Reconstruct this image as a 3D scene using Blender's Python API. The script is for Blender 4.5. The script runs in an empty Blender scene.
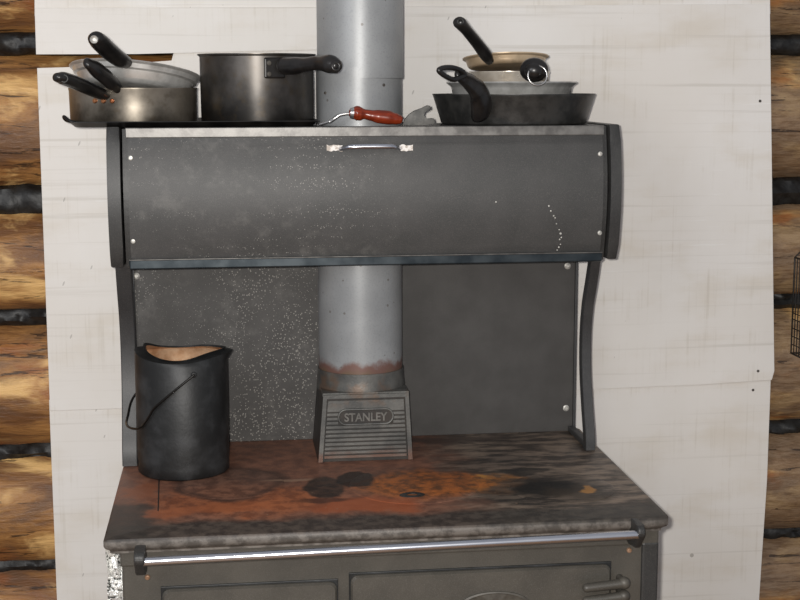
import bpy, bmesh, math, random
from mathutils import Vector, Matrix, noise
random.seed(4)
S = bpy.context.scene
C = S.collection
PI = math.pi
# ------------------------------------------------------------------ camera (solved from the stove's own dimensions)
CAM = Vector((-0.2558, -2.7532, 1.613))
YAW, PITCH, ROLL, F = math.radians(-7.011), math.radians(-8.8244), math.radians(-0.1008), 1393.76
FW = Vector((-math.sin(YAW)*math.cos(PITCH), math.cos(YAW)*math.cos(PITCH), math.sin(PITCH)))
RT0 = Vector((math.cos(YAW), math.sin(YAW), 0)); UP0 = RT0.cross(FW)
RT = RT0*math.cos(ROLL)+UP0*math.sin(ROLL); UP = UP0*math.cos(ROLL)-RT0*math.sin(ROLL)
cd = bpy.data.cameras.new('camera'); cam = bpy.data.objects.new('camera', cd); C.objects.link(cam)
R3 = Matrix((RT, UP, -FW)).transposed()
cam.matrix_world = Matrix.Translation(CAM) @ R3.to_4x4()
cd.sensor_width = 36; cd.lens = F*36/800; cd.clip_start = 0.02
S.camera = cam

def ray(x, y): return FW+RT*((x-400)/F)-UP*((y-300)/F)
def at(x, y, Y):                       # photo point -> place on the vertical plane at depth Y
    d = ray(x, y); return CAM+d*((Y-CAM.y)/d.y)
def gz(x, y, Z):                       # photo point -> place on the level plane at height Z
    d = ray(x, y); return CAM+d*((Z-CAM.z)/d.z)

def circ(xa, xb, y, Y):                # round thing whose left and right edges are seen at xa, xb, its axis at depth Y
    a, b = ray(xa, y), ray(xb, y); a.z = b.z = 0; a.normalize(); b.normalize()
    m = (a+b).normalized(); d = (Y-CAM.y)/m.y; c = CAM+m*d
    return c.x, d*math.sin(a.angle(b)/2)

# ------------------------------------------------------------------ materials
def lin(c):
    f = lambda v: v/12.92 if v <= .04045 else ((v+.055)/1.055)**2.4
    return tuple(f(v/255) for v in c)+(1,)
class NT:
    def __init__(s, name):
        s.m = bpy.data.materials.new(name); s.m.use_nodes = True
        s.t = s.m.node_tree; s.n = s.t.nodes; s.p = s.n['Principled BSDF']
        s.co = s.n.new('ShaderNodeTexCoord').outputs['Object']
    def link(s, a, b): s.t.links.new(a, b)
    def put(s, sock, v):
        if hasattr(v, 'is_linked'): s.link(v, sock)
        else: sock.default_value = v
    def mapped(s, scale=(1,1,1), loc=(0,0,0)):
        n = s.n.new('ShaderNodeMapping'); s.link(s.co, n.inputs['Vector'])
        n.inputs['Scale'].default_value = scale; s.put(n.inputs['Location'], loc); return n.outputs[0]
    def noise(s, scale, detail=4, rough=.55, vec=None, dist=0):
        n = s.n.new('ShaderNodeTexNoise'); s.link(vec or s.co, n.inputs['Vector'])
        n.inputs['Scale'].default_value = scale; n.inputs['Detail'].default_value = detail
        n.inputs['Roughness'].default_value = rough; n.inputs['Distortion'].default_value = dist
        return n.outputs['Fac']
    def vor(s, scale, vec=None):
        n = s.n.new('ShaderNodeTexVoronoi'); s.link(vec or s.co, n.inputs['Vector'])
        n.inputs['Scale'].default_value = scale; return n
    def math(s, op, a, b=0.0, c=None, clamp=False):
        n = s.n.new('ShaderNodeMath'); n.operation = op; n.use_clamp = clamp
        s.put(n.inputs[0], a); s.put(n.inputs[1], b)
        if c is not None: s.put(n.inputs[2], c)
        return n.outputs[0]
    def step(s, v, a, b):              # smooth 0..1 between a and b (a may exceed b)
        n = s.n.new('ShaderNodeMapRange'); n.interpolation_type = 'SMOOTHSTEP'
        s.put(n.inputs['Value'], v)
        if a <= b: n.inputs['From Min'].default_value, n.inputs['From Max'].default_value = a, b
        else:
            n.inputs['From Min'].default_value, n.inputs['From Max'].default_value = b, a
            n.inputs['To Min'].default_value, n.inputs['To Max'].default_value = 1, 0
        return n.outputs[0]
    def mix(s, f, a, b):
        n = s.n.new('ShaderNodeMix'); n.data_type = 'RGBA'
        s.put(n.inputs[0], f); s.put(n.inputs[6], a); s.put(n.inputs[7], b); return n.outputs[2]
    def xyz(s):
        n = s.n.new('ShaderNodeSeparateXYZ'); s.link(s.co, n.inputs[0]); return n.outputs
    def bump(s, h, strength=.3, dist=.002):
        n = s.n.new('ShaderNodeBump'); n.inputs['Strength'].default_value = strength
        n.inputs['Distance'].default_value = dist; s.link(h, n.inputs['Height']); s.link(n.outputs[0], s.p.inputs['Normal'])
    def out(s, col, rough=.5, metal=0.0, spec=.5):
        s.put(s.p.inputs['Base Color'], col); s.put(s.p.inputs['Roughness'], rough)
        s.put(s.p.inputs['Metallic'], metal); s.put(s.p.inputs['Specular IOR Level'], spec); return s.m
def simple(name, a, b, scale=20, rough=.5, metal=0.0, spec=.5, lo=.35, hi=.65, bump=0, bscale=200, rvar=0):
    t = NT(name); n = t.noise(scale, 6)
    c = t.mix(t.step(n, lo, hi), lin(a), lin(b))
    if bump: t.bump(t.noise(bscale, 3), bump, .001)
    r = rough if not rvar else t.math('ADD', rough, t.math('MULTIPLY', t.math('SUBTRACT', n, .5), rvar))
    return t.out(c, r, metal, spec)

M = {}
# dark grey stove enamel with a fine hammered grain and a little white spatter
def enamel(name, a, b, rough, spatter=0.0, xr=None, spec=.5):
    t = NT(name)
    c = t.mix(t.step(t.noise(14, 6), .3, .7), lin(a), lin(b))
    c = t.mix(t.math('MULTIPLY', t.step(t.noise(900, 2), .5, .75), .35), c, lin((118,114,110)))
    if spatter:
        v = t.vor(300); d = t.noise(4, 5)
        dens = t.math('ADD', .25, t.math('MULTIPLY', .75, t.step(d, .36, .6)))
        dust = t.step(t.noise(26, 6, .7), .5, .72)
        if xr:
            dust = t.math('MULTIPLY', dust, t.step(t.xyz()[0], *xr)); c = t.mix(t.math('MULTIPLY', dust, .22), c, lin((130,127,122)))
        if xr: dens = t.math('MULTIPLY', dens, t.step(t.xyz()[0], *xr))
        n2 = t.vor(300); sz = t.math('MULTIPLY', n2.outputs['Color'], 1)
        thr = t.math('MULTIPLY', t.math('MULTIPLY', t.step(sz, .48, .85), dens), spatter)
        m = t.math('LESS_THAN', v.outputs['Distance'], thr)
        c = t.mix(t.math('MULTIPLY', m, .55), c, lin((176,172,164)))
    t.bump(t.noise(700, 2), .25, .0006)
    return t.out(c, rough, 0, spec)
M['door_enamel'] = enamel('door_enamel', (54,54,53), (63,62,61), .5, .32, (.15, -.05))
M['back_enamel'] = enamel('back_enamel', (60,58,56), (70,68,66), .52, .4, (.1, -.12), spec=.35)
M['body_enamel'] = enamel('body_enamel', (66,63,57), (78,74,67), .45)
M['dark_enamel'] = enamel('dark_enamel', (40,40,40), (50,50,49), .45)
M['bracket'] = enamel('bracket', (46,46,47), (56,56,56), .45)
M['chrome'] = simple('chrome', (200,203,212), (222,224,230), 6, .24, 1.0)
M['trim_metal'] = simple('trim_metal', (92,90,88), (120,118,115), 35, .4, .55, rvar=.15, bump=.1, spec=.3)
M['trim_dark'] = simple('trim_dark', (40,48,53), (60,67,71), 20, .3, .6, rvar=.2)
M['steel'] = simple('steel', (178,168,154), (216,208,196), 18, .26, .5, rvar=.15)
M['aluminium'] = simple('aluminium', (172,171,167), (208,207,203), 25, .3, .5, rvar=.1)
M['bakelite'] = simple('bakelite', (20,19,19), (34,32,31), 30, .3, 0, .5)
M['cast_iron'] = simple('cast_iron', (34,34,33), (54,53,51), 40, .4, .15, bump=.25, bscale=300)
M['soot'] = simple('soot', (25,26,26), (52,53,54), 22, .5, .1, bump=.35, bscale=120, lo=.4, hi=.75)
M['tray'] = simple('tray', (16,15,15), (34,32,30), 30, .35, .2)
M['copper_in'] = simple('copper_in', (206,158,118), (244,206,168), 30, .4, .6)
M['copper'] = simple('copper', (150,92,60), (190,130,90), 50, .3, .9)
M['screw'] = simple('screw', (160,158,152), (206,203,196), 160, .4, .4)
M['chipped_plate'] = simple('chipped_plate', (180,168,156), (236,230,224), 160, .5, .0, lo=.42, hi=.6)
M['wire'] = simple('wire', (30,28,26), (52,47,42), 60, .5, .5)
M['bail'] = simple('bail', (26,24,22), (120,108,94), 34, .4, .6, lo=.55, hi=.75)
M['lifter_steel'] = simple('lifter_steel', (190,188,186), (226,224,222), 60, .25, .9)
M['claw_iron'] = simple('claw_iron', (74,73,70), (104,102,98), 60, .55, .2, bump=.2)
M['nail'] = simple('nail', (60,56,52), (92,86,80), 60, .5, .4)
M['letter'] = simple('letter', (90,88,84), (112,109,104), 60, .45, .2)
M['brass'] = simple('brass', (140,108,84), (176,142,116), 50, .4, .4)
M['badge'] = simple('badge', (68,64,58), (86,82,75), 60, .5, .1)
M['badge_red'] = simple('badge_red', (88,48,44), (112,60,54), 60, .4, .1)

def m_pot(name, dark, mid, lowz, metal=.7):      # sooted stainless: brown-black burn towards the base
    t = NT(name); z = t.xyz()[2]
    n = t.noise(16, 5)
    f = t.math('ADD', n, t.math('MULTIPLY', t.math('SUBTRACT', z, lowz), 3.2))
    c = t.mix(t.step(f, .25, .85), lin(dark), lin(mid))
    c = t.mix(t.math('MULTIPLY', t.step(t.noise(45, 5), .5, .72), .4), c, lin((74,62,44)))
    return t.out(c, t.math('ADD', .3, t.math('MULTIPLY', n, .15)), metal)
M['sooted_steel'] = m_pot('sooted_steel', (50,45,38), (140,132,120), .01)
M['sooted_pot'] = m_pot('sooted_pot', (40,38,36), (92,88,84), .06)
M['brown_steel'] = m_pot('brown_steel', (160,136,106), (210,188,158), -.02, .4)

def m_red():
    t = NT('red_wood'); n = t.noise(30, 4, vec=t.mapped((1,6,6)))
    return t.out(t.mix(t.step(n,.3,.7), lin((98,32,14)), lin((142,52,24))), .28, 0, .5)
M['red_wood'] = m_red()

def m_sheet():
    t = NT('white_sheet')
    n1 = t.noise(2.2, 5); n2 = t.noise(7, 6, vec=t.mapped((.6,1,1.6)))
    c = t.mix(t.step(n1,.3,.7), lin((222,217,210)), lin((230,227,223)))
    c = t.mix(t.math('MULTIPLY', t.step(n2,.48,.72), .5), c, lin((208,198,182)))
    st = t.noise(3, 5, vec=t.mapped((.5,1,30)))
    c = t.mix(t.math('MULTIPLY', t.step(st,.54,.72), .42), c, lin((190,184,174)))
    sv = t.noise(3, 4, vec=t.mapped((40,1,1.2), (2,0,5)))
    c = t.mix(t.math('MULTIPLY', t.math('MULTIPLY', t.step(sv,.52,.7), t.step(n2,.42,.6)), .35), c, lin((192,184,170)))
    sx = t.noise(5, 4, .6, t.mapped((1,1,26), (4,0,9)))
    c = t.mix(t.math('MULTIPLY', t.math('MULTIPLY', t.step(sx,.62,.68), t.step(n1,.45,.6)), .5), c, lin((240,239,237)))
    v = t.vor(13); sp = t.math('LESS_THAN', v.outputs['Distance'], t.math('MULTIPLY', t.step(v.outputs['Color'], .75, 1), .07))
    c = t.mix(t.math('MULTIPLY', sp, .5), c, lin((112,104,94)))
    n = t.n.new('ShaderNodeVectorRotate'); n.rotation_type = 'Y_AXIS'; n.inputs['Angle'].default_value = -.4
    t.link(t.co, n.inputs['Vector']); mp = t.n.new('ShaderNodeMapping'); mp.inputs['Scale'].default_value = (2.6,1,.8); t.link(n.outputs[0], mp.inputs['Vector'])
    fk = t.vor(24, mp.outputs[0]); left = t.step(t.xyz()[0], .1, -.2)
    fl2 = t.math('LESS_THAN', fk.outputs['Distance'], t.math('MULTIPLY', t.math('MULTIPLY', t.step(fk.outputs['Color'], .55, .9), left), .1))
    c = t.mix(t.math('MULTIPLY', fl2, .5), c, lin((140,136,130)))
    t.bump(t.noise(5, 3, vec=t.mapped((.5,1,1.5))), .12, .01)
    return t.out(c, .5, 0, .35)
M['sheet'] = m_sheet()

def m_pipe():
    t = NT('galvanised_pipe'); z = t.xyz()[2]
    c = t.mix(t.step(t.noise(8,5),.3,.7), lin((136,138,139)), lin((152,154,155)))
    c = t.mix(t.math('MULTIPLY', t.step(t.noise(300,2),.5,.7), .25), c, lin((112,114,118)))
    v = t.vor(60); sp = t.math('LESS_THAN', v.outputs['Distance'], t.math('MULTIPLY', t.step(v.outputs['Color'],.5,.85), .2))
    c = t.mix(t.math('MULTIPLY', sp, .6), c, lin((84,74,64)))
    zz = t.math('ADD', z, t.math('MULTIPLY', t.math('SUBTRACT', t.noise(26,5), .5), .05))
    c = t.mix(t.step(zz, .055, .04), c, lin((112,84,76)))
    c = t.mix(t.step(zz, .04, .015), c, lin((104,88,66)))
    return t.out(c, .42, .2, .5)
M['pipe'] = m_pipe()

def m_fluebox():
    t = NT('flue_casting'); z = t.xyz()[2]
    c = t.mix(t.step(t.noise(30,5),.3,.7), lin((78,78,76)), lin((106,105,101)))
    zz = t.math('ADD', z, t.math('MULTIPLY', t.math('SUBTRACT', t.noise(30,4), .5), .04))
    c = t.mix(t.math('MULTIPLY', t.step(zz, .93, .905), .6), c, lin((122,84,66)))
    c = t.mix(t.math('MULTIPLY', t.math('MULTIPLY', t.step(zz, 1.0, 1.02), t.step(t.noise(22,4),.5,.66)), .6), c, lin((108,84,66)))
    t.bump(t.noise(260,3), .3, .001)
    return t.out(c, .45, .35)
M['flue_casting'] = m_fluebox()
M['flue_shade'] = simple('flue_shade', (42,40,38), (58,52,47), 30, .5, .2)  # darker copy of the casting: shade painted between ribs and behind letters

def m_log(name):
    t = NT(name)
    inf = t.n.new('ShaderNodeObjectInfo')
    off = t.n.new('ShaderNodeCombineXYZ'); r = t.math('MULTIPLY', inf.outputs['Random'], 37.0)
    for i in range(3): t.link(r, off.inputs[i])
    g = t.noise(4.5, 8, .62, t.mapped((1.3,4,5), off.outputs[0]), .5)
    p = t.noise(3.6, 5, .6, t.mapped((1.4,2.4,3), off.outputs[0]), .4)
    q = t.noise(3.1, 4, .6, t.mapped((1.0,2.2,2.6), off.outputs[0]), .2)
    fibre = t.noise(26, 5, .7, t.mapped((.8,3.5,5), off.outputs[0]))
    c = t.mix(t.step(g,.36,.62), lin((112,74,42)), lin((170,122,70)))
    c = t.mix(t.math('MULTIPLY', t.step(p,.5,.64), .9), c, lin((236,192,126)))
    c = t.mix(t.math('MULTIPLY', t.step(p,.47,.36), .75), c, lin((104,76,56)))
    c = t.mix(t.math('MULTIPLY', t.step(q,.56,.66), .7), c, lin((150,88,44)))
    grey = t.math('MULTIPLY', t.step(t.xyz()[0], .4, .8), t.step(q,.64,.5))
    c = t.mix(t.math('MULTIPLY', grey, .8), c, t.mix(t.step(fibre,.4,.6), lin((134,114,92)), lin((108,88,68))))
    c = t.mix(t.math('MULTIPLY', t.step(fibre,.54,.72), .35), c, lin((72,46,26)))
    cr = t.noise(2.6, 3, .5, t.mapped((.35,2,5), off.outputs[0]), .4)
    crack = t.math('LESS_THAN', t.math('ABSOLUTE', t.math('SUBTRACT', cr, .5)), .007)
    c = t.mix(t.math('MULTIPLY', t.math('MULTIPLY', crack, t.step(fibre, .45, .55)), .8), c, lin((40,26,16)))
    t.bump(t.math('ADD', g, t.math('MULTIPLY', fibre, .4)), .6, .012)
    return t.out(c, .42, 0, .5)
M['log'] = m_log('log_wood')
M['chinking'] = simple('chinking', (12,12,12), (34,34,33), 60, .5, 0, bump=1, bscale=90)
M['backing'] = simple('backing', (34,26,20), (52,40,30), 10, .9)
def m_floor():
    t = NT('floor_boards'); g = t.noise(4, 6, .6, t.mapped((6,.7,1)))
    c = t.mix(t.step(g,.3,.7), lin((96,70,48)), lin((134,102,72)))
    sx = t.math('FRACT', t.math('MULTIPLY', t.xyz()[0], 7.0))
    c = t.mix(t.math('LESS_THAN', sx, .025), c, lin((40,28,20)))
    return t.out(c, .5)
M['floor'] = m_floor()

def m_foil():
    t = NT('foil'); v = t.vor(190); n = t.noise(170, 4)
    c = t.mix(t.step(n,.38,.48), lin((84,86,82)), lin((238,238,234)))
    t.bump(n, 1, .004); return t.out(c, .3, .5)
M['foil'] = m_foil()

SROOT = Vector((0, -.29, 0))
def m_cooktop(name, base_shift=0):
    t = NT(name); x, y, z = t.xyz()
    wob = t.math('MULTIPLY', t.math('SUBTRACT', t.noise(9, 5), .5), .16)
    wob2 = t.math('MULTIPLY', t.math('SUBTRACT', t.noise(13, 5, vec=t.mapped((1,1,1),(5,2,0))), .5), .16)
    X = t.math('ADD', x, wob); Y = t.math('ADD', y, wob2)
    fine = t.noise(42, 6, .65)
    str_ = t.noise(16, 6, .65, t.mapped((1,3.2,1)))
    def blob(px, py, rx, ry, soft=.35, wobble=1.0):
        q = gz(px, py, .9)-SROOT
        xx = X if wobble == 1 else t.math('ADD', x, t.math('MULTIPLY', wob, wobble))
        yy = Y if wobble == 1 else t.math('ADD', y, t.math('MULTIPLY', wob2, wobble))
        dx = t.math('DIVIDE', t.math('SUBTRACT', xx, q.x), rx); dy = t.math('DIVIDE', t.math('SUBTRACT', yy, q.y), ry)
        d = t.math('SQRT', t.math('ADD', t.math('MULTIPLY', dx, dx), t.math('MULTIPLY', dy, dy)))
        return d, t.step(d, 1+soft, 1-soft)
    c = t.mix(t.step(fine,.35,.65), lin((104,70,56)), lin((136,94,74)))                   # dull red rust
    rr = t.step(X, .08, .22)                                                             # greyer to the right
    c = t.mix(rr, c, t.mix(t.step(str_,.4,.62), lin((66,58,52)), lin((132,116,101))))
    def over(f, col, k=1.0):
        nonlocal c
        c = t.mix(t.math('MULTIPLY', f, k), c, col)
    over(blob(240,500,.16,.09)[1], t.mix(t.step(fine,.4,.6), lin((124,70,44)), lin((160,94,58))), .8)
    over(blob(215,508,.12,.04)[1], lin((170,98,60)), .5)
    over(blob(450,440,.12,.035)[1], lin((58,48,44)), .7)
    over(blob(143,490,.03,.05)[1], lin((140,84,56)), .75)
    over(blob(425,484,.125,.085, .25, .6)[1], t.mix(t.step(fine,.36,.64), lin((104,66,40)), lin((176,102,50))), .95)
    over(blob(365,505,.10,.05)[1], lin((158,82,46)), .7)
    over(blob(500,484,.06,.05)[1], t.mix(t.step(fine,.4,.6), lin((96,70,48)), lin((160,106,52))), .6)
    d, f = blob(230,483,.098,.105,.12,.35)
    over(f, t.mix(t.step(fine,.4,.6), lin((92,66,54)), lin((120,88,72))), .75)
    over(t.math('MULTIPLY', f, t.step(d, .72, .95)), lin((66,46,38)), .75)
    over(blob(300,480,.065,.007,.3,.12)[1], lin((152,122,100)), .7)
    over(blob(325,487,.037,.066, .12, .3)[1], t.mix(t.step(fine,.4,.6), lin((38,32,29)), lin((66,52,44))), .92)
    over(blob(356,479,.036,.052, .12, .45)[1], lin((36,31,29)), .9)
    over(blob(322,500,.05,.012, .3, .3)[1], lin((62,40,32)), .7)
    over(blob(500,462,.09,.05, .5)[1], t.mix(t.step(str_,.4,.6), lin((46,42,40)), lin((92,82,74))), .7)
    over(blob(545,492,.115,.085,.15,.35)[1], t.mix(t.step(str_,.4,.6), lin((44,40,37)), lin((84,74,65))), .75)
    over(blob(525,472,.05,.03,.2,.6)[1], lin((40,37,35)), .8)
    over(blob(548,489,.06,.055,.25,.5)[1], lin((28,27,26)), .92)
    over(blob(468,466,.07,.05,.3,.8)[1], t.mix(t.step(str_,.4,.6), lin((56,48,43)), lin((108,92,80))), .6)
    over(blob(580,494,.05,.03,.4)[1], lin((66,56,46)), .6)
    for px, py in ((596,490),(487,478)):
        over(blob(px,py,.012,.012,.4)[1], lin((186,132,66)), .7)
    sp = t.vor(120); over(t.math('LESS_THAN', sp.outputs['Distance'], t.math('MULTIPLY', t.step(sp.outputs['Color'],.8,1), .3)), lin((150,124,100)), .4)
    # dull black band along the front and round the left end
    fr = t.step(t.math('ADD', y, t.math('MULTIPLY', wob2, .35)), gz(300,514,.9).y+.29, gz(300,521,.9).y+.29)
    over(fr, t.mix(t.step(fine,.4,.62), lin((50,47,44)), lin((74,69,63))), .92)
    lf = t.math('MULTIPLY', t.step(X, -.375, -.40), t.step(Y, -.08, -.13))
    over(lf, t.mix(t.step(fine,.4,.62), lin((44,40,37)), lin((64,58,53))), .9)
    low = t.step(z, .897, .893)
    over(low, t.mix(t.step(fine,.4,.6), lin((84,79,74)), lin((118,112,106))), .95)
    t.bump(t.math('ADD', fine, t.noise(300, 2)), .3, .0012)
    return t.out(c, t.math('ADD', .38, t.math('MULTIPLY', fine, .25)), .1, .45)
M['cooktop'] = m_cooktop('cooktop_iron')

# ------------------------------------------------------------------ object helpers
ORG = {}
def thing(name, label, cat, loc, group=None):
    o = bpy.data.objects.new(name, None); C.objects.link(o); o.location = loc
    o.empty_display_size = .05
    o['label'] = label; o['category'] = cat
    if group: o['group'] = group
    ORG[o] = Vector(loc); return o
def obj(name, bm, mat, parent=None, label=None, smooth=None, loc=None):
    base = ORG[parent] if parent else Vector(loc or (0,0,0))
    bmesh.ops.recalc_face_normals(bm, faces=bm.faces)
    for v in bm.verts: v.co -= base
    me = bpy.data.meshes.new(name)
    if smooth is not None:
        for f in bm.faces: f.smooth = True
        for e in bm.edges:
            if len(e.link_faces) == 2 and e.calc_face_angle(0) > math.radians(smooth): e.smooth = False
    bm.to_mesh(me); bm.free()
    for m in (mat if isinstance(mat, (list, tuple)) else [mat]): me.materials.append(M[m])
    o = bpy.data.objects.new(name, me); C.objects.link(o)
    if parent: o.parent = parent
    else: o.location = base
    if label: o['label'] = label
    ORG[o] = base; return o
def B(): return bmesh.new()
def xf(bm, vs, mat):
    for v in vs: v.co = mat @ v.co
def box(bm, x0, x1, y0, y1, z0, z1, bev=0, seg=2):
    r = bmesh.ops.create_cube(bm, size=1); vs = r['verts']
    for v in vs: v.co = Vector((x0+(v.co.x+.5)*(x1-x0), y0+(v.co.y+.5)*(y1-y0), z0+(v.co.z+.5)*(z1-z0)))
    if bev:
        es = list({e for v in vs for e in v.link_edges})
        r = bmesh.ops.bevel(bm, geom=es, offset=bev, segments=seg, profile=.5, affect='EDGES')
        vs = list({v for f in r['faces'] for v in f.verts} | {v for v in vs if v.is_valid})
    return vs
def lathe(bm, prof, n=64, mat=None, midx=None, fn=None, close=True):
    """prof = list of (radius, z) walked outside then inside; optionally placed by mat"""
    rings = []
    for k, (r, z) in enumerate(prof):
        if r < 1e-6: ring = [bm.verts.new((0,0,z))]*n
        else: ring = [bm.verts.new((r*math.cos(2*PI*i/n), r*math.sin(2*PI*i/n), z)) for i in range(n)]
        rings.append(ring)
    for k in range(len(rings)-1):
        a, b = rings[k], rings[k+1]
        for i in range(n):
            j = (i+1) % n; q = []
            for v in (a[i], a[j], b[j], b[i]):
                if v not in q: q.append(v)
            if len(q) > 2:
                f = bm.faces.new(q)
                if midx: f.material_index = midx[k]
    vs = list({v for r in rings for v in r})
    if fn:
        for v in vs: v.co = fn(v.co.copy())
    if mat is not None: xf(bm, vs, mat)
    return vs
def smooth_path(pts, k=8):
    P = [Vector(p) for p in pts]; out = []
    for i in range(len(P)-1):
        p0 = P[max(i-1,0)]; p1 = P[i]; p2 = P[i+1]; p3 = P[min(i+2,len(P)-1)]
        for s in range(k):
            t = s/k
            out.append(.5*((2*p1)+(p2-p0)*t+(2*p0-5*p1+4*p2-p3)*t*t+(3*p1-p0-3*p2+p3)*t**3))
    out.append(P[-1]); return out
def tube(bm, pts, rad, n=12, k=8, flat=1.0, upv=None, smooth=True, closed=False, rnd=True):
    """round tube along pts; rad = number or list per control point; flat squashes along upv"""
    rl = rad if isinstance(rad, (list, tuple)) else [rad]*len(pts)
    if smooth and not closed:
        P = smooth_path(pts, k); Rr = []
        for i in range(len(rl)-1):
            for s in range(k):
                t = s/k; t = t*t*(3-2*t); Rr.append(rl[i]*(1-t)+rl[i+1]*t)
        Rr.append(rl[-1])
    else: P = [Vector(p) for p in pts]; Rr = list(rl)
    N = len(P); rings = []; prev = None
    for i in range(N):
        if closed: t = (P[(i+1)%N]-P[i-1]).normalized()
        else: t = (P[min(i+1,N-1)]-P[max(i-1,0)]).normalized()
        u = Vector(upv) if upv is not None else (prev if prev is not None else (Vector((0,0,1)) if abs(t.z) < .9 else Vector((1,0,0))))
        u = (u-t*u.dot(t)).normalized(); prev = u; w = t.cross(u)
        rings.append([bm.verts.new(P[i]+(u*math.cos(2*PI*j/n)*flat+w*math.sin(2*PI*j/n))*Rr[i]) for j in range(n)])
    m = N if closed else N-1
    for i in range(m):
        a, b = rings[i], rings[(i+1)%N]
        for j in range(n): bm.faces.new((a[j], a[(j+1)%n], b[(j+1)%n], b[j]))
    if not closed:
        for ring, i, sg in ((rings[0], 0, -1), (rings[-1], N-1, 1)):
            d = (P[1]-P[0]).normalized()*-1 if i == 0 else (P[-1]-P[-2]).normalized()
            if rnd:
                last = ring
                for s in (.5, .87):
                    f = math.sqrt(1-s*s)
                    nr = [bm.verts.new(P[i]+(v.co-P[i])*f+d*Rr[i]*s*.8) for v in ring]
                    for j in range(n): bm.faces.new((last[j], last[(j+1)%n], nr[(j+1)%n], nr[j]))
                    last = nr
                bm.faces.new(last)
            else: bm.faces.new(ring)
    return [v for r in rings for v in r]
def ring(bm, c, ax, R, r, n=32, m=10, sx=1.0):
    ax = Vector(ax).normalized(); u = ax.orthogonal().normalized(); w = ax.cross(u)
    return tube(bm, [Vector(c)+(u*math.cos(2*PI*i/n)*sx+w*math.sin(2*PI*i/n))*R for i in range(n)], r, n=m, closed=True, smooth=False)
def prism(bm, poly, axis, a, b, bev=0):
    """closed outline extruded along an axis ('x': poly=(y,z), 'y': poly=(x,z), 'z': poly=(x,y))"""
    def mk(p, h): return {'x': (h,p[0],p[1]), 'y': (p[0],h,p[1]), 'z': (p[0],p[1],h)}[axis]
    v0 = [bm.verts.new(mk(p,a)) for p in poly]; v1 = [bm.verts.new(mk(p,b)) for p in poly]
    n = len(poly); fs = [bm.faces.new(v0), bm.faces.new(v1)]
    for i in range(n): fs.append(bm.faces.new((v0[i], v0[(i+1)%n], v1[(i+1)%n], v1[i])))
    if bev:
        es = [e for f in fs[:2] for e in f.edges]
        bmesh.ops.bevel(bm, geom=es, offset=bev, segments=2, profile=.5, affect='EDGES')
    return v0+v1
def disc(bm, c, ax, r, h, n=20, bev=.3):
    """low button / screw head / rivet: domed disc with its base at c facing ax"""
    q = Vector((0,0,1)).rotation_difference(Vector(ax)).to_matrix().to_4x4()
    return lathe(bm, [(0,0),(r,0),(r,h*.5),(r*.8,h*.9),(r*.4,h),(0,h)], n, Matrix.Translation(c) @ q)

# ------------------------------------------------------------------ setting
bm = B(); box(bm, -2.2, 2.6, -3.6, .5, -.04, 0); fl = obj('floor', bm, 'floor'); fl['kind'] = 'structure'
LOGY = .15
LOGS = [(2.06,2.34),(1.722,2.01),(1.408,1.698),(1.152,1.364),(.846,1.136),(.594,.852),(.340,.603),(.10,.34)]
bm = B(); box(bm, -1.9, 2.3, .27, .45, 0, 2.4); wall = obj('wall_back', bm, 'backing'); wall['kind'] = 'structure'
LOGS = [(a-.014, b-.014) for a, b in LOGS]
for i, (z0, z1) in enumerate(LOGS):
    bm = B(); zc = (z0+z1)/2; rz = (z1-z0)/2*1.03; ry = max(rz, .11)
    n, m = 40, 90; rows = []
    for a in range(m+1):
        x = -1.9+4.2*a/m; row = []
        for b in range(n):
            th = 2*PI*b/n; d = noise.noise(Vector((x*1.1+i*7, math.cos(th)*.8, math.sin(th)*.8)))
            d2 = noise.noise(Vector((x*6+i*3, math.cos(th)*3, math.sin(th)*3)))
            k = 1+.035*d+.012*d2
            row.append(bm.verts.new((x, LOGY+.004+ry+math.cos(th)*ry*min(k, 1.0 if math.cos(th) < -.9 else k)*.99, zc+math.sin(th)*rz*k)))
        rows.append(row)
    for a in range(m):
        for b in range(n): bm.faces.new((rows[a][b], rows[a][(b+1)%n], rows[a+1][(b+1)%n], rows[a+1][b]))
    bm.faces.new(rows[0]); bm.faces.new(rows[-1])
    obj('log', bm, 'log', wall, smooth=60)
for i in range(len(LOGS)-1):
    z = (LOGS[i][0]+LOGS[i+1][1])/2; h = max((LOGS[i][0]-LOGS[i+1][1])/2+.012, .024)
    bm = B(); n, m = 16, 420; rows = []
    for a in range(m+1):
        x = -1.9+4.2*a/m
        rows.append([bm.verts.new((x, .243+math.cos(2*PI*b/n)*.03*(1+.5*noise.noise(Vector((x*30,b*.7,i)))), z+math.sin(2*PI*b/n)*h*(1+.3*noise.noise(Vector((x*24,b*.7,i+9)))))) for b in range(n)])
    for a in range(m):
        for b in range(n): bm.faces.new((rows[a][b], rows[a][(b+1)%n], rows[a+1][(b+1)%n], rows[a+1][b]))
    bm.faces.new(rows[0]); bm.faces.new(rows[-1])
    obj('chinking', bm, 'chinking', wall, 'black fibre caulking packed between the logs', smooth=60)

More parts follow.
